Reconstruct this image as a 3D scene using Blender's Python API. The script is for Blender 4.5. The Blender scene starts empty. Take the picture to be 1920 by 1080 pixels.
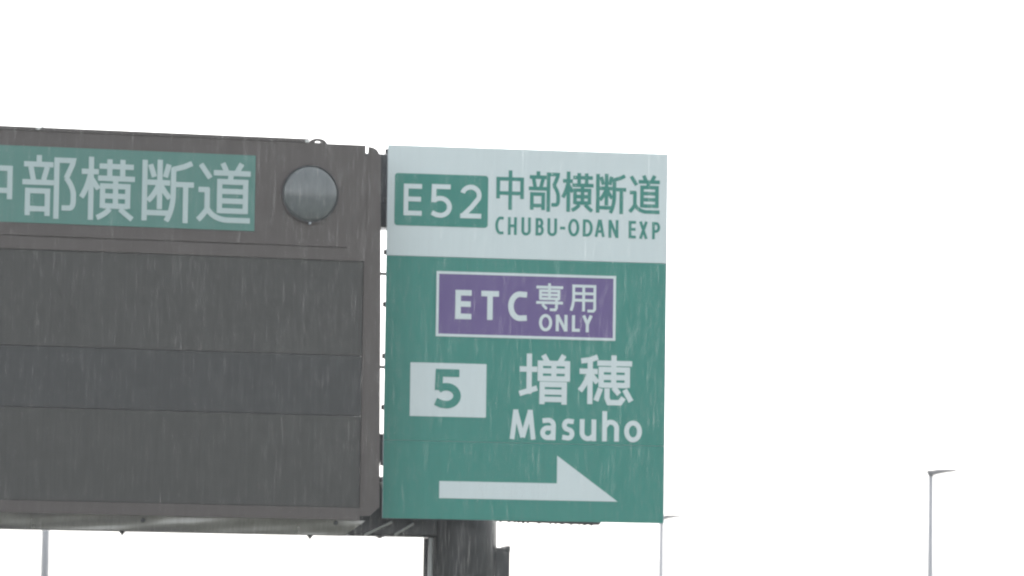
import bpy, bmesh, math, random
from mathutils import Vector, Matrix
from mathutils.geometry import delaunay_2d_cdt
random.seed(7)
scene = bpy.context.scene
COL = scene.collection

# ---------------------------------------------------------------- camera
cam_d = bpy.data.cameras.new('camera')
cam = bpy.data.objects.new('camera', cam_d); COL.objects.link(cam)
PITCH, ROLL = 0.08051, 0.01384
F = Vector((0, math.cos(PITCH), math.sin(PITCH)))
U0 = Vector((0, -math.sin(PITCH), math.cos(PITCH)))
Rv = Vector((1, 0, 0)) * math.cos(ROLL) + U0 * math.sin(ROLL)
Uv = Vector((1, 0, 0)) * -math.sin(ROLL) + U0 * math.cos(ROLL)
m = Matrix((Rv, Uv, -F)).transposed().to_4x4(); m.translation = (0, 0, 2.6)
cam.matrix_world = m
cam_d.sensor_width = 36; cam_d.lens = 165.0
cam_d.clip_start = 0.1; cam_d.clip_end = 6000
cam_d.dof.use_dof = True; cam_d.dof.focus_distance = 52.6; cam_d.dof.aperture_fstop = 3.6
scene.camera = cam

# ---------------------------------------------------------------- sky, sun, exposure
SUN_EL, SUN_ROT = math.radians(50), math.radians(15)
world = bpy.data.worlds.new('World'); scene.world = world; world.use_nodes = True
nt = world.node_tree; nt.nodes.clear()
sky = nt.nodes.new('ShaderNodeTexSky'); sky.sky_type = 'NISHITA'; sky.sun_disc = False
sky.sun_elevation = SUN_EL; sky.sun_rotation = SUN_ROT
sky.air_density = 1.0; sky.dust_density = 3.0; sky.ozone_density = 1.0
hs = nt.nodes.new('ShaderNodeHueSaturation'); hs.inputs['Saturation'].default_value = 0.18
bg = nt.nodes.new('ShaderNodeBackground'); bg.inputs['Strength'].default_value = 0.15
wo = nt.nodes.new('ShaderNodeOutputWorld')
nt.links.new(sky.outputs[0], hs.inputs['Color']); nt.links.new(hs.outputs[0], bg.inputs['Color'])
nt.links.new(bg.outputs[0], wo.inputs['Surface'])
sd = bpy.data.lights.new('sun', 'SUN'); sd.energy = 0.5; sd.angle = math.radians(25); sd.color = (1, 0.98, 0.95)
sun = bpy.data.objects.new('sun', sd); COL.objects.link(sun)
SUN_DIR = Vector((math.sin(SUN_ROT) * math.cos(SUN_EL), math.cos(SUN_ROT) * math.cos(SUN_EL), math.sin(SUN_EL)))
sun.rotation_euler = SUN_DIR.to_track_quat('Z', 'Y').to_euler()
scene.view_settings.view_transform = 'Standard'; scene.view_settings.look = 'None'
scene.view_settings.gamma = 1; scene.view_settings.use_curve_mapping = False
scene.view_settings.exposure = 1.55
scene.cycles.filter_width = 2.4
scene.cycles.max_bounces = 8; scene.cycles.transparent_max_bounces = 24

# ---------------------------------------------------------------- materials
def mat(name, col, rough=0.5, metal=0.0, var=0.06, scale=(1.5, 1.5, 0.25), spec=0.5, bump=0.0, bscale=3.0, rvar=0.1):
    """paint / metal with rain-washed vertical streaks and fine grime"""
    M = bpy.data.materials.new(name); M.use_nodes = True
    n = M.node_tree.nodes; l = M.node_tree.links
    b = n['Principled BSDF']
    tc = n.new('ShaderNodeTexCoord'); mp = n.new('ShaderNodeMapping'); mp.inputs['Scale'].default_value = scale
    l.new(tc.outputs['Object'], mp.inputs['Vector'])
    nz = n.new('ShaderNodeTexNoise'); nz.inputs['Scale'].default_value = 2.2; nz.inputs['Detail'].default_value = 8
    nz.inputs['Roughness'].default_value = 0.65
    l.new(mp.outputs[0], nz.inputs['Vector'])
    mp2 = n.new('ShaderNodeMapping'); mp2.inputs['Scale'].default_value = (30, 30, 1.2)
    l.new(tc.outputs['Object'], mp2.inputs['Vector'])
    nz2 = n.new('ShaderNodeTexNoise'); nz2.inputs['Scale'].default_value = 1.5; nz2.inputs['Detail'].default_value = 5
    l.new(mp2.outputs[0], nz2.inputs['Vector'])
    mx = n.new('ShaderNodeMath'); mx.operation = 'ADD'
    l.new(nz.outputs['Fac'], mx.inputs[0]); l.new(nz2.outputs['Fac'], mx.inputs[1])
    r = n.new('ShaderNodeMapRange'); r.inputs['From Min'].default_value = 0.6; r.inputs['From Max'].default_value = 1.4
    r.inputs['To Min'].default_value = 1 - var; r.inputs['To Max'].default_value = 1 + var
    l.new(mx.outputs[0], r.inputs['Value'])
    v = n.new('ShaderNodeVectorMath'); v.operation = 'SCALE'; v.inputs[0].default_value = col
    l.new(r.outputs[0], v.inputs['Scale']); l.new(v.outputs[0], b.inputs['Base Color'])
    rr = n.new('ShaderNodeMapRange'); rr.inputs['To Min'].default_value = max(0.02, rough - rvar); rr.inputs['To Max'].default_value = rough + rvar
    l.new(nz.outputs['Fac'], rr.inputs['Value']); l.new(rr.outputs[0], b.inputs['Roughness'])
    b.inputs['Metallic'].default_value = metal
    b.inputs['Specular IOR Level'].default_value = spec
    if bump:
        nb = n.new('ShaderNodeTexNoise'); nb.inputs['Scale'].default_value = bscale; nb.inputs['Detail'].default_value = 3
        l.new(tc.outputs['Object'], nb.inputs['Vector'])
        bp = n.new('ShaderNodeBump'); bp.inputs['Strength'].default_value = 1; bp.inputs['Distance'].default_value = bump
        l.new(nb.outputs['Fac'], bp.inputs['Height']); l.new(bp.outputs[0], b.inputs['Normal'])
    return M

WHITE = mat('white_sheeting', (0.62, 0.71, 0.715), 0.45, var=0.035, spec=0.3)
GREEN = mat('green_sheeting', (0.053, 0.25, 0.208), 0.5, var=0.07, spec=0.3)
PURPLE = mat('purple_sheeting', (0.148, 0.11, 0.27), 0.5, var=0.05, spec=0.3)
BGREEN = mat('board_green_sheeting', (0.10, 0.235, 0.205), 0.45, var=0.06, spec=0.3)
BWHITE = mat('board_white_sheeting', (0.44, 0.545, 0.54), 0.45, var=0.04, spec=0.3)
ALU = mat('aluminium', (0.42, 0.46, 0.50), 0.4, 0.7, var=0.08)
BROWN = mat('brown_grey_paint', (0.096, 0.087, 0.082), 0.5, var=0.1, spec=0.4, bump=0.002, bscale=1.2)
SCREEN = mat('screen_face', (0.059, 0.060, 0.057), 0.45, var=0.14, scale=(0.5, 0.5, 0.35), spec=0.4, bump=0.004, bscale=0.8)
SCREEN2 = mat('screen_face_dark', (0.050, 0.0525, 0.053), 0.45, var=0.12, scale=(0.5, 0.5, 0.35), spec=0.4, bump=0.004, bscale=0.8)
POST = mat('dark_post_paint', (0.032, 0.036, 0.038), 0.25, var=0.08, spec=0.5, rvar=0.05)
GALV = mat('galvanised_steel', (0.26, 0.26, 0.245), 0.3, 0.75, var=0.18, bump=0.03, bscale=1.1)
ROD = mat('galvanised_rod', (0.40, 0.42, 0.40), 0.4, 0.5, var=0.1)
DARK = mat('dark_fitting', (0.05, 0.052, 0.055), 0.5, var=0.1)
LENS = mat('grey_lens', (0.13, 0.148, 0.15), 0.1, var=0.16, scale=(3, 3, 1.5), spec=0.6, rvar=0.04)
CLIPM = mat('pale_plastic', (0.6, 0.62, 0.6), 0.5)
POLE = mat('lamp_pole_paint', (0.33, 0.34, 0.36), 0.5, 0.2, var=0.05)
HEAD = mat('lamp_head_paint', (0.14, 0.14, 0.145), 0.5, var=0.05)

# ---------------------------------------------------------------- helpers
def mesh_obj(name, bm, material, parent=None, loc=None, smooth=False):
    bmesh.ops.recalc_face_normals(bm, faces=bm.faces)
    me = bpy.data.meshes.new(name); bm.to_mesh(me); bm.free()
    me.materials.append(material)
    if smooth:
        for p in me.polygons: p.use_smooth = True
    o = bpy.data.objects.new(name, me); COL.objects.link(o)
    if parent: o.parent = parent
    if loc: o.location = loc
    return o
def empty(name, loc, rz=0.0):
    o = bpy.data.objects.new(name, None); COL.objects.link(o)
    o.location = loc; o.rotation_euler = (0, 0, rz); o.empty_display_size = 0.3
    return o
def tag(o, label=None, cat=None, group=None, kind=None):
    if label: o['label'] = label
    if cat: o['category'] = cat
    if group: o['group'] = group
    if kind: o['kind'] = kind
    return o
def box(bm, x0, x1, y0, y1, z0, z1, bev=0.0):
    vs = [bm.verts.new((x, y, z)) for x in (x0, x1) for y in (y0, y1) for z in (z0, z1)]
    fs = [(0, 1, 3, 2), (4, 6, 7, 5), (0, 4, 5, 1), (2, 3, 7, 6), (0, 2, 6, 4), (1, 5, 7, 3)]
    faces = [bm.faces.new([vs[i] for i in f]) for f in fs]
    if bev:
        es = set(e for f in faces for e in f.edges)
        bmesh.ops.bevel(bm, geom=list(es), offset=bev, segments=3, affect='EDGES', profile=0.5)
def prism(bm, pts, y0, y1):
    """polygon in x,z pushed from y0 (front) to y1"""
    a = [bm.verts.new((x, y0, z)) for x, z in pts]; b = [bm.verts.new((x, y1, z)) for x, z in pts]
    bm.faces.new(a); bm.faces.new(list(reversed(b)))
    for i in range(len(pts)):
        j = (i + 1) % len(pts); bm.faces.new((a[i], b[i], b[j], a[j]))
def tube(bm, p, q, r, r2=None, seg=16, cap=True):
    p, q = Vector(p), Vector(q); d = (q - p).normalized()
    a = d.orthogonal().normalized(); b = d.cross(a); r2 = r if r2 is None else r2
    A = [bm.verts.new(p + (a * math.cos(t) + b * math.sin(t)) * r) for t in [2 * math.pi * k / seg for k in range(seg)]]
    B = [bm.verts.new(q + (a * math.cos(t) + b * math.sin(t)) * r2) for t in [2 * math.pi * k / seg for k in range(seg)]]
    for k in range(seg): bm.faces.new((A[k], A[(k + 1) % seg], B[(k + 1) % seg], B[k]))
    if cap: bm.faces.new(list(reversed(A))); bm.faces.new(B)
def hexbolt(bm, x, y, z, r, h, axis='y'):
    if axis == 'y': tube(bm, (x, y, z), (x, y - h, z), r, seg=6); tube(bm, (x, y - h, z), (x, y - h * 1.7, z), r * 0.5, seg=8)
    else: tube(bm, (x, y, z), (x, y, z - h), r, seg=6); tube(bm, (x, y, z - h), (x, y, z - h * 1.9), r * 0.5, seg=8)

# ---------------------------------------------------------------- lettering: strokes -> merged outlines
def strip_quads(pts, w):
    """a stroke with mitred joins, as convex quads"""
    P = [Vector(p) for p in pts]
    closed = (P[0] - P[-1]).length < 1e-6
    if closed: P = P[:-1]
    n = len(P); out = []; h = w / 2
    D = [(P[(i + 1) % n] - P[i]).normalized() for i in range(n if closed else n - 1)]
    for i, d in enumerate(D):
        nn = Vector((-d.y, d.x)) * h; A, B = P[i], P[(i + 1) % n]
        out.append([A + nn, B + nn, B - nn, A - nn])
    for i in range(n):
        if not closed and i in (0, n - 1): continue
        d0, d1 = D[i - 1], D[i]; cr_ = d0.x * d1.y - d0.y * d1.x
        if abs(cr_) < 1e-4: continue
        sg = -1 if cr_ > 0 else 1
        na = Vector((-d0.y, d0.x)) * sg; nb = Vector((-d1.y, d1.x)) * sg; mm = (na + nb).normalized()
        k = min(1 / max(mm.dot(na), 0.45), 2.0)
        out.append([P[i].copy(), P[i] + na * h, P[i] + mm * (h * k), P[i] + nb * h])
    return out
def text_mesh(glyphs, y0, y1):
    """each glyph's strokes merged to one outline (x,z in metres), given a thickness"""
    bm = bmesh.new(); SC = 50.0
    for polys in glyphs:
        verts, faces = [], []
        for q in polys:
            area = sum(q[i].x * q[(i + 1) % len(q)].y - q[(i + 1) % len(q)].x * q[i].y for i in range(len(q)))
            if area < 0: q = list(reversed(q))
            faces.append(list(range(len(verts), len(verts) + len(q)))); verts += [Vector(p) * SC for p in q]
        ov, oe, of, _, _, orig = delaunay_2d_cdt(verts, [], faces, 1, 1e-4)
        vf = [bm.verts.new((p.x / SC, y0, p.y / SC)) for p in ov]; vb = [bm.verts.new((p.x / SC, y1, p.y / SC)) for p in ov]
        cnt = {}
        def inside(c):
            for q in faces:
                if all((verts[q[(i + 1) % len(q)]] - verts[q[i]]).cross(c - verts[q[i]]) > -1e-7 for i in range(len(q))): return True
            return False
        for f in of:
            c = (ov[f[0]] + ov[f[1]] + ov[f[2]]) / 3
            if not inside(c): continue
            bm.faces.new([vf[i] for i in f])
            for i in range(len(f)):
                e = (f[i], f[(i + 1) % len(f)]); cnt.setdefault(tuple(sorted(e)), []).append(e)
        for es in cnt.values():
            if len(es) == 1:
                a, b = es[0]; bm.faces.new((vf[b], vf[a], vb[a], vb[b]))
    for v in [v for v in bm.verts if not v.link_faces]: bm.verts.remove(v)
    return bm

def arc(cx, cy, rx, ry, a0, a1, n=14):
    return [(cx + rx * math.cos(math.radians(a0 + (a1 - a0) * i / n)), cy - ry * math.sin(math.radians(a0 + (a1 - a0) * i / n))) for i in range(n + 1)]
def bez(p0, p1, p2, n=8):
    return [((1 - t) ** 2 * p0[0] + 2 * t * (1 - t) * p1[0] + t * t * p2[0], (1 - t) ** 2 * p0[1] + 2 * t * (1 - t) * p1[1] + t * t * p2[1]) for t in [i / n for i in range(n + 1)]]

# kanji strokes: units of 1/100 of the character height, x right, y down
K = {
'中': [[(35,0),(35,100)], [(4,72),(4,18)], [(0,22),(69,22)], [(65,18),(65,72)], [(4,58),(65,58)]],
'部': [[(24,0),(24,14)], [(2,15),(45,15)], [(12,19),(16,40)], [(36,19),(31,40)], [(0,44),(46,44)],
      [(8,98),(8,58),(37,58),(37,98)], [(8,87),(37,87)],
      [(50,102),(50,7),(74,7),(73,13),(64,36)] , bez((64,35),(76,52),(75,66)) + bez((75,66),(76,84),(69,84))[1:] + [(58,84)]],
'横': [[(14,0),(14,102)], [(0,24),(25,24)], bez((13,28),(8,52),(0,66)), bez((15,36),(20,44),(25,52)),
      [(41,3),(41,34)], [(60,3),(60,34)], [(26,14.5),(76,14.5)], [(24,34),(78,34)],
      [(50,34),(50,80)], [(31,82),(31,46.5),(68,46.5),(68,82)], [(31,62.5),(68,62.5)], [(31,78.5),(68,78.5)],
      bez((42,83),(36,92),(23,98)), bez((57,83),(65,91),(75,99))],
'断': [[(5,1),(5,99)], [(5,86),(40,86)], [(27,0),(27,80)], [(9,37),(42,37)], [(13,8),(19,28)], [(40,7),(35,28)],
      bez((26,40),(20,56),(10,67)), bez((28,40),(34,52),(42,62)),
      [(74,4),(62,10),(46,15)], [(47,12),(47,58)] + bez((47,58),(46,82),(37,99))[1:], [(47,39),(77,39)], [(65,39),(65,101)]],
'道': [[(4,4),(18,26)], [(1,45),(17,45)], [(14,43),(14,75)], bez((15,74),(10,84),(1,94)),
      bez((14,75),(22,91),(42,93)) + [(77,93)],
      [(36,1),(42,15)], [(64,1),(57,15)], [(23,17),(77,17)], [(49,17),(47,31)],
      [(32,82),(32,31),(70,31),(70,82)], [(32,46.5),(70,46.5)], [(32,62),(70,62)], [(32,78),(70,78)]],
'専': [[(47,0),(47,55)], [(0,14.5),(96,14.5)], [(15,58),(15,27.5),(81,27.5),(81,58)], [(15,41.5),(81,41.5)], [(12,55.5),(84,55.5)],
      [(0,70),(96,70)], [(73,58),(73,88),(69,95),(49,95)], [(22,76),(38,93)]],
'用': [[(13,1),(13,50)] + bez((13,50),(12,74),(4,94))[1:], [(8,5),(94,5)], [(89,3),(89,88),(84,94),(63,94)], [(49,5),(49,96)],
      [(13,32),(89,32)], [(12,56),(89,56)]],
'増': [[(19,0),(19,80)], [(0,31),(35,31)], [(0,80),(35,68)], [(47,2),(55,16)], [(88,2),(80,16)],
      [(41,54),(41,18.5),(95,18.5),(95,54)], [(68,18.5),(68,49)], [(41,33.5),(95,33.5)], [(41,49),(95,49)],
      [(45,100),(45,60.5),(89,60.5),(89,100)], [(45,75.5),(89,75.5)], [(45,90),(89,90)]],
'穂': [[(37,4),(22,10),(4,12.5)], [(22,8),(22,98)], [(1,33),(37,33)], bez((21,35),(15,56),(2,72)), bez((23,38),(29,46),(37,55)),
      [(69,0),(69,60)], [(36,16),(105,16)], [(44,64),(44,28.5),(96,28.5),(96,64)], [(44,44),(96,44)], [(44,59.5),(96,59.5)],
      [(43,66),(34,91)], [(56,66),(56,85),(60,94),(82,94),(89,84)], [(69,64),(80,77)], [(91,68),(104,91)]],
}
def latin(ch, w, t):
    l, r, a, b = t / 2, w - t / 2, t / 2, 100 - t / 2
    if ch == 'E': return [[(l,0),(l,100)], [(l,a),(w,a)], [(l,48),(w*.95,48)], [(l,b),(w,b)]]
    if ch == 'H': return [[(l,0),(l,100)], [(r,0),(r,100)], [(l,49),(r,49)]]
    if ch == 'T': return [[(0,a),(w,a)], [(w/2,0),(w/2,100)]]
    if ch == 'L': return [[(l,0),(l,b),(w,b)]]
    if ch == '-': return [[(0,50),(w,50)]]
    if ch == 'N': return [[(l,0),(l,100)], [(r,0),(r,100)], [(l*1.05,2),(r-l*.05,98)]]
    if ch == 'X': return [[(l*1.1,0),(w-l*1.1,100)], [(w-l*1.1,0),(l*1.1,100)]]
    if ch == 'Y': return [[(l*1.1,0),(w/2,52)], [(w-l*1.1,0),(w/2,52)], [(w/2,48),(w/2,100)]]
    if ch == 'A': return [[(l*1.1,100),(w/2-t*.12,0)], [(w-l*1.1,100),(w/2+t*.12,0)], [(w*.22,68),(w*.78,68)]]
    if ch == 'U':
        q = (r - l) / 2; return [[(l,0),(l,b-q)] + arc(w/2, b-q, q, q, 180, 360)[1:] + [(r,0)]]
    if ch == 'O': return [arc(w/2, 50, r-w/2, 50-a, 0, 360, 40)]
    if ch == 'o': return [arc(w/2, 50, r-w/2, 50-a, 0, 360, 40)]
    if ch == 'C': return [[(w*.98,a+1.5)] + arc(w*.62, 50, w*.62-l, 50-a, 82, 278, 26) + [(w*.98,b-1.5)]]
    if ch == 'D': return [[(l,0),(l,100)], [(l,a),(w*.42,a)] + arc(w*.42, 50, r-w*.42, 50-a, 90, -90, 24)[1:] + [(l,b)]]
    if ch == 'B': return [[(l,0),(l,100)], [(l,a),(w*.5,a)] + arc(w*.5, (a+47)/2, r-w*.56, (47-a)/2, 90, -90, 16)[1:] + [(l,47)],
                          [(l,47),(w*.52,47)] + arc(w*.52, (b+47)/2, r-w*.52, (b-47)/2, 90, -90, 16)[1:] + [(l,b)]]
    if ch == 'P': return [[(l,0),(l,100)], [(l,a),(w*.5,a)] + arc(w*.5, (a+54)/2, r-w*.5, (54-a)/2, 90, -90, 16)[1:] + [(l,54)]]
    if ch == '5':
        c = 67.5; ry = b - c; rx = r - w*.44
        return [[(w*.93,a),(w*.17,a)], [(l*1.15,0),(l*.95,54)],
                arc(w*.44, c, rx, ry, 138, -90, 26) + [(w*.25,b-1.5),(w*.03,b-8)]]
    if ch == '2':
        rx = w/2 - l; ry = 24
        return [arc(w/2, a+ry, rx, ry, 165, -25, 22) + [(w*.55,66),(l*1.2,b)], [(w*.02,b),(w,b)]]
    if ch == 'M': return [[(l*.95,100),(w*.215,0)], [(w*.215,0),(w*.5,93)], [(w*.785,0),(w*.5,93)], [(w-l*.95,100),(w*.785,0)],
                          [(w*.12,l*.6),(w*.32,l*.6)], [(w*.68,l*.6),(w*.88,l*.6)]]
    if ch == 'u':
        q = (r - l) / 2; return [[(l,0),(l,b-q)] + arc(w/2, b-q, q, q, 180, 300)[1:] + [(r,b-q*.6)], [(r,0),(r,100)]]
    if ch == 'h':
        q = (r - l) / 2; h0 = 28
        return [[(l,0),(l,100)], [(l,h0+a+q*.8)] + arc(w/2, h0+a+q, q, q, 125, 0)[1:] + [(r,100)]]
    if ch == 'a':
        q = r - w*.5
        return [[(w*.14,a+3)] + arc(w*.52, a+q*.95, q*.98, q*.95, 105, 0)[1:] + [(r,100)],
                [(r,46),(w*.52,46)] + arc(w*.47, (46+b)/2, w*.47-l, (b-46)/2, 90, 270, 16) + [(w*.6,b),(r,b-14)]]
    if ch == 's':
        rx = w/2 - l; ry = (100 - t) / 4
        return [[(w*.93,a+3)] + arc(w*.52, a+ry, rx*.96, ry, 75, 235, 16) + arc(w*.5, b-ry, rx*.98, ry, 55, -105, 16) + [(w*.06,b-4)]]
def put_latin(items):
    out = []
    for ch, u, v, w, h, t in items:
        k = h / 100; polys = []; out.append(polys)
        for s in latin(ch, w / k, t / k):
            polys += [[Vector((u + p.x * k, v - p.y * k)) for p in q] for q in strip_quads(s, t / k if ch != '-' else 100)]
    return out
def put_kanji(items):
    out = []
    for ch, u, v, sx, sy, t in items:
        polys = []; out.append(polys)
        for s in K[ch]:
            pts = [(u + x * sx, v - y * sy) for x, y in s]
            polys += strip_quads(pts, t)
    return out

# lettering and outlines of the two signs, in metres on their faces
ROUTE = [["E", -1.4149, 3.7401, 0.206, 0.3546, 0.0531], ["5", -1.1012, 3.7453, 0.2329, 0.376, 0.0532], ["2", -0.7764, 3.7507, 0.244, 0.3781, 0.0534]]
ROADLATIN = [["C", -0.3706, 3.4045, 0.0968, 0.202, 0.0316], ["H", -0.2264, 3.4015, 0.1012, 0.2, 0.0316], ["U", -0.0723, 3.4032, 0.1067, 0.2044, 0.0316], ["B", 0.0894, 3.4005, 0.0939, 0.197, 0.0317], ["U", 0.2244, 3.4017, 0.1102, 0.2003, 0.0317], ["-", 0.3692, 3.3115, 0.0584, 0.032, 0.0317], ["O", 0.4621, 3.405, 0.1277, 0.2005, 0.0318], ["D", 0.6299, 3.4014, 0.1137, 0.1942, 0.0318], ["A", 0.7653, 3.4035, 0.1192, 0.1953, 0.0318], ["N", 0.9248, 3.404, 0.1139, 0.2018, 0.0319], ["E", 1.1561, 3.401, 0.0837, 0.1977, 0.0319], ["X", 1.2735, 3.3975, 0.1044, 0.1957, 0.0319], ["P", 1.4259, 3.3955, 0.0925, 0.1947, 0.032]]
TOLL = [["E", -0.8121, 2.5654, 0.1837, 0.3272, 0.0623], ["T", -0.519, 2.5636, 0.2014, 0.3258, 0.0624], ["C", -0.2114, 2.5672, 0.2175, 0.333, 0.0626]]
ONLY = [["O", 0.1416, 2.3214, 0.1505, 0.194, 0.0347], ["N", 0.3336, 2.318, 0.1329, 0.1866, 0.0347], ["L", 0.5182, 2.3166, 0.0907, 0.1859, 0.0348], ["Y", 0.6318, 2.3176, 0.1255, 0.1885, 0.0348]]
NUM = [["5", -1.0278, 1.6745, 0.2938, 0.4404, 0.0857]]
PLACELATIN = [["M", -0.1724, 1.2316, 0.2925, 0.3215, 0.054], ["a", 0.1738, 1.158, 0.1737, 0.2498, 0.0541], ["s", 0.4162, 1.154, 0.1479, 0.2465, 0.0542], ["u", 0.6234, 1.1511, 0.1885, 0.2444, 0.0543], ["h", 0.8801, 1.2468, 0.1924, 0.3389, 0.0544], ["o", 1.1326, 1.1478, 0.2022, 0.2436, 0.0544]]
ROADKANJI = [["中", -0.3614, 3.9282, 0.004474, 0.004448, 0.0414], ["部", 0.0064, 3.9282, 0.004485, 0.004454, 0.0415], ["横", 0.3963, 3.936, 0.004497, 0.004459, 0.0416], ["断", 0.7747, 3.9242, 0.004509, 0.004465, 0.0417], ["道", 1.1606, 3.9234, 0.004521, 0.004471, 0.0418]]
SEN = [["専", 0.1077, 2.6682, 0.003174, 0.003125, 0.0311], ["用", 0.493, 2.6623, 0.003182, 0.003129, 0.0312]]
MASUHO = [["増", -0.0699, 1.8727, 0.005736, 0.005638, 0.0596], ["穂", 0.6076, 1.8762, 0.005763, 0.005651, 0.0599]]
BOARDKANJI = [["中", -4.4892, 8.0518, 0.007429, 0.006712, 0.0569], ["部", -3.8694, 8.0624, 0.007475, 0.006733, 0.0572], ["横", -3.2222, 8.0676, 0.007524, 0.006755, 0.0576], ["断", -2.5635, 8.0656, 0.007574, 0.006777, 0.058], ["道", -1.9368, 8.0638, 0.007622, 0.006798, 0.0584]]
ARROW = [[-0.9639, 0.428], [0.3696, 0.4221], [0.3709, 0.7356], [1.0664, 0.2307], [-0.961, 0.2374]]
BADGE = [[-1.5201, 3.8533], [-0.4577, 3.8613], [-0.4571, 3.2737], [-1.5138, 3.2685]]
TOLLBOX = [[-1.0304, 2.7725], [1.0206, 2.7693], [1.0155, 2.0368], [-1.0284, 2.0434]]
PLATE = [[-1.3089, 1.7487], [-0.4482, 1.7346], [-0.4456, 1.1406], [-1.3084, 1.1445]]
STIFF = [4.1004, 3.5495, 2.9697, 2.3846, 1.8067, 1.2356, 0.6122]
RAIL = [2.7302, 1.6872]
FRINGE = [[-0.3141, -0.015], [0.8817, -0.028]]
BOLTS = [[-2.4574, 4.1317], [-0.3109, 4.1482], [-2.6651, 3.9713], [-0.5772, 3.9733]]
CLIP = [[-3.694, 8.3527]]
RODS = [[[-1.1654, 4.0534], [-0.8488, 4.2042]], [[-0.8158, 4.0602], [-0.6026, 4.1911]], [[-0.9852, 4.6535], [-0.8829, 4.4085]]]

# ---------------------------------------------------------------- ground and road
def sheet(name, x0, x1, y0, y1, z, material):
    bm = bmesh.new()
    bm.faces.new([bm.verts.new(p) for p in ((x0, y0, z), (x1, y0, z), (x1, y1, z), (x0, y1, z))])
    return tag(mesh_obj(name, bm, material), kind='structure')
GRASS = mat('grass_ground', (0.10, 0.105, 0.085), 0.8, var=0.3, scale=(0.3, 0.3, 0.3))
ASPH = mat('wet_asphalt', (0.05, 0.05, 0.052), 0.25, var=0.2, scale=(0.5, 0.5, 0.5), rvar=0.15)
LINE = mat('road_paint', (0.7, 0.7, 0.68), 0.5, var=0.1)
CONC = mat('concrete', (0.32, 0.31, 0.29), 0.7, var=0.12)
sheet('ground', -1200, 1200, -300, 1500, 0.0, GRASS)
sheet('road', -9.5, -1.6, -300, 1500, 0.004, ASPH)
bm = bmesh.new()
for x in (-9.1, -2.1):
    bm.faces.new([bm.verts.new(p) for p in ((x, -300, .008), (x + .15, -300, .008), (x + .15, 1500, .008), (x, 1500, .008))])
for k in range(-4, 100):
    bm.faces.new([bm.verts.new(p) for p in ((-5.6, k * 12, .008), (-5.45, k * 12, .008), (-5.45, k * 12 + 6, .008), (-5.6, k * 12 + 6, .008))])
tag(mesh_obj('road_markings', bm, LINE), kind='structure')
bm = bmesh.new(); box(bm, -1.6, -1.42, -300, 1500, -0.1, 0.14)
tag(mesh_obj('kerb', bm, CONC), kind='structure')

# ---------------------------------------------------------------- direction sign
ds = empty('direction_sign', (0.1667, 52.4586, 4.2261), 0.17906)
tag(ds, 'green and white road sign with a purple box, route E52 and a right arrow', 'road sign')
ZS, ZJ, ZT = 2.932, 0.870, 4.171
def part_box(name, material, parent, *a, bev=0.0, **kw):
    bm = bmesh.new(); box(bm, *a, bev=bev); return mesh_obj(name, bm, material, parent, **kw)
for z0, z1, m_, lab in ((ZS, ZT, WHITE, 'white upper panel'), (ZJ, ZS - .002, GREEN, 'green middle panel'), (0.0, ZJ - .002, GREEN, 'green bottom panel')):
    p = part_box('panel', ALU, ds, -1.6, 1.6, 0.0, 0.02, z0, z1)
    p['label'] = lab
    part_box('sheeting', m_, p, -1.597, 1.592, -0.003, -0.0002, z0 + .0008, z1 - .0008)
for z in STIFF: part_box('stiffener', DARK, ds, -1.622, 1.585, 0.031, 0.075, z - .028, z + .028, bev=.004)
for z in (ZS, ZJ): part_box('joint_strip', ALU, ds, -1.595, 1.585, 0.0215, 0.03, z - .03, z + .03)
for z in RAIL: part_box('mounting_rail', POST, ds, -1.70, 1.2, 0.08, 0.16, z - .014, z + .014)
# low rail behind the bottom edge with uneven clamps hanging from it
bm = bmesh.new(); x0, x1 = FRINGE[0][0], FRINGE[1][0]
prism(bm, [(x0, .05), (x0, -.008), (x1 - .02, -.03), (x1, -.012), (x1, .05)], 0.03, 0.09)
x = x0 + .05
while x < x1 - .04:
    w_ = random.uniform(.012, .04); d_ = .012 + (x - x0) / (x1 - x0) * .022
    box(bm, x, x + w_, .035, .075, -d_ - random.uniform(.004, .012), 0.0); x += w_ + random.uniform(.02, .11)
mesh_obj('lower_rail', bm, DARK, ds)

def mid(quad):
    return (quad[0][0] + quad[3][0]) / 2, (quad[1][0] + quad[2][0]) / 2, (quad[2][1] + quad[3][1]) / 2, (quad[0][1] + quad[1][1]) / 2
def round_rect(x0, x1, z0, z1, r, n=6):
    P = []
    for cx, cz, a in ((x1 - r, z1 - r, 0), (x0 + r, z1 - r, 90), (x0 + r, z0 + r, 180), (x1 - r, z0 + r, 270)):
        for i in range(n + 1):
            t = math.radians(a + 90 * i / n); P.append((cx + r * math.cos(t), cz + r * math.sin(t)))
    return P
def plate(name, quad, r, material, parent, y0, y1):
    bm = bmesh.new(); a = mid(quad); prism(bm, round_rect(*a, r), y0, y1); return mesh_obj(name, bm, material, parent)
def words(name, polys, material, parent, y0, y1, label=None):
    o = mesh_obj(name, text_mesh(polys, y0, y1), material, parent)
    if label: o['label'] = label
    return o
badge = plate('route_badge', BADGE, 0.035, GREEN, ds, -0.006, -0.0032)
words('lettering', put_latin(ROUTE), WHITE, badge, -0.009, -0.0062)
words('road_name', put_kanji(ROADKANJI), GREEN, ds, -0.006, -0.0032, 'green Japanese road name')
words('road_name', put_latin(ROADLATIN[:10]), GREEN, ds, -0.006, -0.0032, 'green Latin road name in capitals')
words('road_name', put_latin(ROADLATIN[10:]), GREEN, ds, -0.006, -0.0032, 'green letters EXP')
a = mid(TOLLBOX); bo = 0.030
tn = plate('toll_notice', TOLLBOX, 0.006, PURPLE, ds, -0.006, -0.0032)
bm = bmesh.new(); x0, x1, z0, z1 = a
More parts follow.
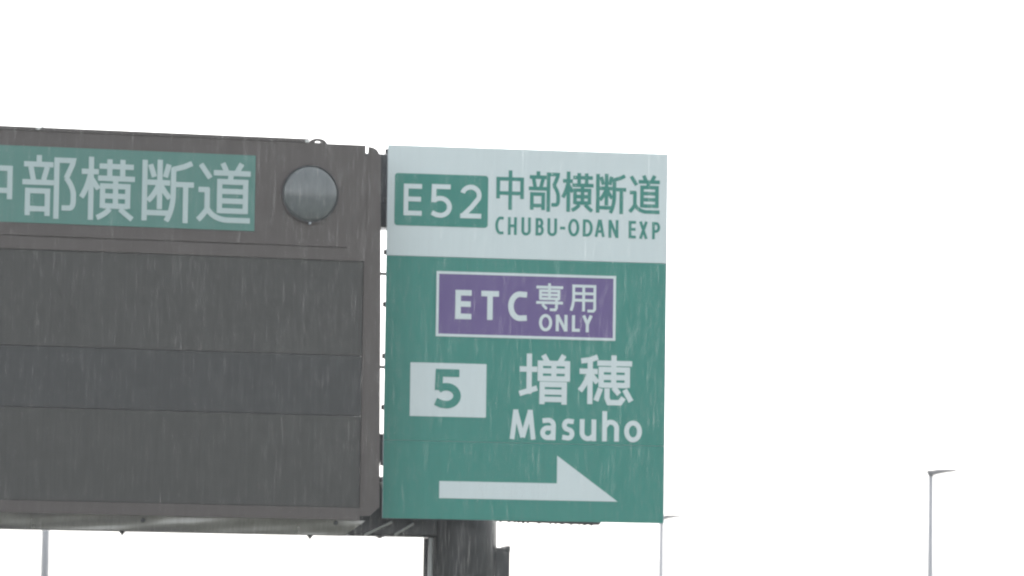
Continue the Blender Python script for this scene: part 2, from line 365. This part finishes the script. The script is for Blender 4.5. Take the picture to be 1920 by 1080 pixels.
for r_ in ((x0, x1, z1 - bo, z1), (x0, x1, z0, z0 + bo), (x0, x0 + bo, z0 + bo, z1 - bo), (x1 - bo, x1, z0 + bo, z1 - bo)):
    box(bm, r_[0], r_[1], -.009, -.0062, r_[2], r_[3])
mesh_obj('border', bm, WHITE, tn)
words('lettering', put_latin(TOLL) + put_latin(ONLY) + put_kanji(SEN), WHITE, tn, -0.009, -0.0062)
pl = plate('exit_number_plate', PLATE, 0.006, WHITE, ds, -0.006, -0.0032)
words('numeral', put_latin(NUM), GREEN, pl, -0.009, -0.0062)
words('place_name', put_kanji(MASUHO), WHITE, ds, -0.006, -0.0032, 'white Japanese place name')
words('place_name', put_latin(PLACELATIN), WHITE, ds, -0.006, -0.0032, 'white Latin place name')
A = ARROW; zt = (A[0][1] + A[1][1]) / 2; zb = (A[3][1] + A[4][1]) / 2; xl = (A[0][0] + A[4][0]) / 2; xm = (A[1][0] + A[2][0]) / 2
bm = bmesh.new(); prism(bm, [(xl, zb), (A[3][0], zb), (xm, A[2][1]), (xm, zt), (xl, zt)], -0.006, -0.0032)
mesh_obj('arrow', bm, WHITE, ds)

# ---------------------------------------------------------------- variable message board
mb = empty('message_board', (-1.5824, 51.6, 0.0), 0.25847)
tag(mb, 'wide brown-grey electronic message board, blank, with green name strip and round unlit lamp', 'message board')
XL = -7.3
bm = bmesh.new()
# front frame around the recessed screen, then the cabinet behind it
box(bm, XL, -0.056, 0.0, 0.10, 7.185, 8.322)
box(bm, XL, -0.255, 0.02, 0.10, 7.171, 7.185)
box(bm, -0.255, -0.056, 0.0, 0.10, 7.171, 7.185)
box(bm, XL, -0.056, 0.0, 0.10, 7.037, 7.171)
box(bm, XL, -0.056, 0.0, 0.10, 4.18, 4.315)
box(bm, XL, XL + 0.2, 0.0, 0.10, 4.315, 7.037)
box(bm, XL, -0.056, 0.10, 0.62, 4.18, 8.318)
mesh_obj('cabinet', bm, BROWN, mb)
bm = bmesh.new()      # side flange with its rounded top corner
pts_ = [(-0.056, 4.226), (0.06, 4.232), (0.166, 4.33), (0.146, 6.39), (0.118, 8.219)] + [(0.118 - 0.014, 8.222)] + \
       [(0.10 - 0.118 * (1 - math.cos(math.radians(t))), 8.222 + 0.088 * math.sin(math.radians(t))) for t in range(15, 91, 15)] + [(-0.02, 8.207), (-0.056, 8.207)]
prism(bm, pts_, 0.012, 0.05)
mesh_obj('side_flange', bm, BROWN, mb)
part_box('side_edge', DARK, mb, 0.118, 0.135, 0.052, 0.15, 4.30, 8.20)
part_box('rain_hood', BROWN, mb, XL - .05, -0.697, -0.012, 0.64, 8.324, 8.367, bev=.006)
for z0, z1, m_, lab in ((5.988, 7.035, SCREEN, 'upper dark screen module'), (5.326, 5.985, SCREEN2, 'darker middle screen module'), (4.317, 5.323, SCREEN, 'lower dark screen module')):
    o = part_box('screen', m_, mb, XL + 0.202, -0.058, 0.014, 0.098, z0, z1, bev=.004); o['label'] = lab
part_box('screen_side_trim', BROWN, mb, -0.056, -0.04, 0.0, 0.011, 4.25, 8.20)
ns = part_box('name_strip', BGREEN, mb, -4.75, -1.297, -0.008, -0.0005, 7.322, 8.156)
words('lettering', put_kanji(BOARDKANJI), BWHITE, ns, -0.012, -0.0085)
# round lamp: ring and domed lens
lc = (-0.68, 7.757)
bm = bmesh.new(); N = 64; rings = []
for r_, y_ in ((0.318, 0.0), (0.318, -0.035), (0.306, -0.035), (0.306, 0.0)):
    rings.append([bm.verts.new((lc[0] + r_ * math.cos(2 * math.pi * k / N), y_ - .0005, lc[1] + r_ * math.sin(2 * math.pi * k / N))) for k in range(N)])
for i in range(3):
    for k in range(N): bm.faces.new((rings[i][k], rings[i][(k + 1) % N], rings[i + 1][(k + 1) % N], rings[i + 1][k]))
lamp = mesh_obj('warning_lamp', bm, DARK, mb)
bm = bmesh.new(); prev = None; top = None
for j in range(13):
    t = j / 12; r_ = 0.305 * math.sin(t * math.pi / 2); y_ = -0.012 - 0.085 * math.cos(t * math.pi / 2)
    if j == 0: top = bm.verts.new((lc[0], y_, lc[1])); continue
    cur = [bm.verts.new((lc[0] + r_ * math.cos(2 * math.pi * k / N), y_, lc[1] + r_ * math.sin(2 * math.pi * k / N))) for k in range(N)]
    for k in range(N):
        if prev is None: bm.faces.new((top, cur[k], cur[(k + 1) % N]))
        else: bm.faces.new((prev[k], cur[k], cur[(k + 1) % N], prev[(k + 1) % N]))
    prev = cur
mesh_obj('lens', bm, LENS, lamp, smooth=True)
part_box('catch', ALU, lamp, lc[0] - .012, lc[0] + .012, -.045, 0.0, lc[1] - .337, lc[1] - .315, bev=.004)
def arch(cx, parent):
    outer = [(cx + .105 * math.cos(math.radians(t)), 8.318 + .062 * math.sin(math.radians(t))) for t in range(0, 181, 12)]
    inner = [(cx + .035 * math.cos(math.radians(t)), 8.330 + .018 * math.sin(math.radians(t))) for t in range(180, -181, -24)][:-1]
    bm = bmesh.new(); n = len(outer)
    base = [(cx + .105, 8.312), (cx - .105, 8.312)]
    segs = []
    for i in range(n - 1):      # ring of quads between the outer arch and the eye
        a0, a1 = math.radians(i * 12), math.radians((i + 1) * 12)
        q = [outer[i], outer[i + 1], (cx + .034 * math.cos(a1), 8.332 + .018 * math.sin(a1)), (cx + .034 * math.cos(a0), 8.332 + .018 * math.sin(a0))]
        prism(bm, q, 0.03, 0.055)
    prism(bm, [(cx - .105, 8.3225), (cx + .105, 8.3225), (cx + .034, 8.332), (cx - .034, 8.332)], 0.03, 0.055)
    return mesh_obj('lifting_lug', bm, BROWN, parent)
arch(-0.592, mb)
part_box('hood_clip', CLIPM, mb, -0.745, -0.70, -0.02, 0.05, 8.325, 8.352, bev=.004)
bm = bmesh.new(); cx = CLIP[0][0]
prism(bm, [(cx - .05, 8.345), (cx - .01, 8.335), (cx + .05, 8.378), (cx + .045, 8.388), (cx + .02, 8.372)], -0.03, 0.05)
mesh_obj('hood_clip', bm, CLIPM, mb)
# bowed steel tray under the cabinet
bm = bmesh.new(); NX, NZ = 220, 16; rows = []
for j in range(NZ + 1):
    t = j / NZ; xe = 0.02 - 0.235 * t; row = []
    for i in range(NX + 1):
        x = XL + 0.05 + (xe - XL - 0.05) * i / NX
        y = 0.06 + 0.035 * t - (0.011 * math.sin(x * 2.7 + 0.6) + 0.005 * math.sin(x * 6.1 + 2)) * math.sin(math.pi * t) - 0.003 * math.sin(x * 4.3 + 8 * t)
        row.append(bm.verts.new((x, y, 4.178 - 0.168 * t - 0.006 * math.sin(t * math.pi))))
    rows.append(row)
for j in range(NZ):
    for i in range(NX): bm.faces.new((rows[j][i], rows[j][i + 1], rows[j + 1][i + 1], rows[j + 1][i]))
back = []
for i in range(NX + 1):
    v = rows[NZ][i].co; back.append(bm.verts.new((v.x, 0.6, v.z + .01)))
for i in range(NX): bm.faces.new((rows[NZ][i], rows[NZ][i + 1], back[i + 1], back[i]))
tr = mesh_obj('under_tray', bm, GALV, mb, smooth=True)
for i, (x, z) in enumerate(BOLTS):
    bm = bmesh.new()
    if i < 2: hexbolt(bm, x, 0.085, z, 0.028, 0.03)
    else: hexbolt(bm, x, 0.16, 4.01, 0.03, 0.022, 'z')
    mesh_obj('bolt', bm, DARK, tr)

# ---------------------------------------------------------------- gantry post carrying both
g = empty('sign_gantry', (-0.5336, 53.3, 0.0), 0.218)
tag(g, 'dark steel post with arms carrying the green sign and the message board', 'sign post')
bm = bmesh.new(); tube(bm, (0.0085, 0, 0.0), (0.0085, 0, 8.2), 0.3915, seg=72)
o = mesh_obj('column', bm, POST, g)
for p in o.data.polygons: p.use_smooth = len(p.vertices) == 4
part_box('upper_arm', POST, g, -6.3, -0.3, -0.2, 0.2, 7.535, 8.375, bev=.03)
part_box('lower_arm', POST, g, -6.3, -0.3, -0.2, 0.2, 4.045, 4.715, bev=.03)
part_box('bracket_plate', POST, g, -1.25, -0.3, -0.1, 0.2, 4.885, 5.205, bev=.01)
bm = bmesh.new(); tube(bm, (-0.388, 0.10, 0.0), (-0.388, 0.10, 4.04), 0.031)
mesh_obj('conduit', bm, DARK, g)
bm = bmesh.new(); tube(bm, (-0.398, -0.2, 0.0), (-0.398, -0.2, 4.035), 0.027)
o = mesh_obj('conduit', bm, ROD, g, smooth=True); o['label'] = 'pale steel conduit'
bm = bmesh.new(); box(bm, 0.36, 0.538, -0.12, 0.12, 1.6, 3.945, bev=.008); box(bm, .49, .54, -.13, .13, 3.9, 3.965, bev=.004)
mesh_obj('control_box', bm, POST, g)
for (p, q) in RODS:
    bm = bmesh.new(); tube(bm, (p[0], -0.225, p[1]), (q[0], -0.225, q[1]), 0.014)
    mesh_obj('brace_rod', bm, ROD, g)
bm = bmesh.new(); hexbolt(bm, -0.945, 0.0, 4.048, 0.045, 0.012, 'z'); mesh_obj('bolt', bm, DARK, g)
part_box('base_plate', POST, g, -0.6, 0.6, -0.6, 0.6, 0.0, 0.04, bev=.005)

# ---------------------------------------------------------------- street lamps
def lamp_post(x, y, h, r, rz, label):
    o = empty('street_lamp', (x, y, 0), rz); tag(o, label, 'street lamp', 'street lamps beyond the signs')
    bm = bmesh.new(); tube(bm, (0, 0, 0), (0, 0, h - .12), r * 1.35, r, 20); mesh_obj('pole', bm, POLE, o, smooth=True)
    bm = bmesh.new()      # flat fixture: thick over the pole, tapering along the arm
    S = [(-0.20, 0.02, .06, .14), (-0.12, -.02, .13, .2), (0.10, -.03, .13, .2), (0.28, .02, .13, .22), (0.7, .07, .09, .2), (1.2, .11, .055, .13)]
    prev = None
    for (X, Zc, H_, W_) in S:
        cur = [bm.verts.new((X, W_ * sy, h - .14 + Zc + H_ * sz)) for sy, sz in ((-1, -.4), (-.6, -1), (.6, -1), (1, -.4), (.8, 1), (-.8, 1))]
        if prev:
            for k in range(6): bm.faces.new((prev[k], prev[(k + 1) % 6], cur[(k + 1) % 6], cur[k]))
        else: bm.faces.new(cur)
        prev = cur
    bm.faces.new(prev)
    mesh_obj('lamp_head', bm, HEAD, o)
    return o
lamp_post(19.561, 217.81, 12.0, 0.115, 0.0, 'tall slim street lamp standing alone at the far right against the white sky')
lamp_post(9.38, 288.37, 12.0, 0.13, 0.0, 'small distant street lamp at the bottom right corner of the green sign')
lamp_post(-14.78, 150.0, 12.0, 0.105, 0.0, 'pale lamp pole seen below the left part of the message board, its head hidden')

# ---------------------------------------------------------------- rain and haze
RAINM = bpy.data.materials.new('rain_water'); RAINM.use_nodes = True
b_ = RAINM.node_tree.nodes['Principled BSDF']
b_.inputs['Base Color'].default_value = (1, 1, 1, 1); b_.inputs['Roughness'].default_value = 0.05
b_.inputs['IOR'].default_value = 1.33; b_.inputs['Transmission Weight'].default_value = 1.0
vs, fs = [], []
rnd = random.Random(3)
for k in range(24000):
    d_ = rnd.uniform(37, 51.3)
    px_, pz_ = rnd.uniform(-0.125, 0.125), rnd.uniform(-0.075, 0.075)
    x = d_ * px_; z = 2.6 + d_ * (0.0807 + pz_)
    if z < 0.2: continue
    L_ = rnd.uniform(0.07, 0.10) + 0.22 * rnd.random() ** 2; r_ = 0.00009 + 0.00030 * rnd.random() ** 3.5
    sx_, sy_ = rnd.gauss(0.0, 0.03) + 0.01, rnd.gauss(0, .03)
    c0 = len(vs)
    for t, rr in ((0, 0.15), (0.3, 0.8), (0.7, 1.0), (1, 0.2)):
        for a_ in range(4):
            th = 2 * math.pi * a_ / 4 + k
            vs.append((x + sx_ * L_ * (1 - t) + r_ * rr * math.cos(th), d_ + sy_ * L_ * t + r_ * rr * math.sin(th), z - L_ * t))
    for j in range(3):
        for a_ in range(4):
            i0 = c0 + j * 4 + a_; i1 = c0 + j * 4 + (a_ + 1) % 4; fs.append((i0, i0 + 4, i1 + 4, i1))
me = bpy.data.meshes.new('rain'); me.from_pydata(vs, [], fs); me.materials.append(RAINM)
for p in me.polygons: p.use_smooth = True
ro = bpy.data.objects.new('rain', me); COL.objects.link(ro)
tag(ro, 'thin streaks of falling rain in front of the signs', 'rain', kind='stuff')

HZ = bpy.data.materials.new('haze_air'); HZ.use_nodes = True
n = HZ.node_tree.nodes; n.remove(n['Principled BSDF'])
pv = n.new('ShaderNodeVolumePrincipled'); pv.inputs['Color'].default_value = (0.97, 0.98, 1, 1); pv.inputs['Density'].default_value = 0.0004
pv.inputs['Anisotropy'].default_value = 0.2
HZ.node_tree.links.new(pv.outputs[0], n['Material Output'].inputs['Volume'])
bm = bmesh.new(); box(bm, -1250, 1250, -350, 1550, -1.2, 14)
hz = mesh_obj('haze', bm, HZ); tag(hz, 'pale rainy haze in the air', 'haze', kind='stuff')
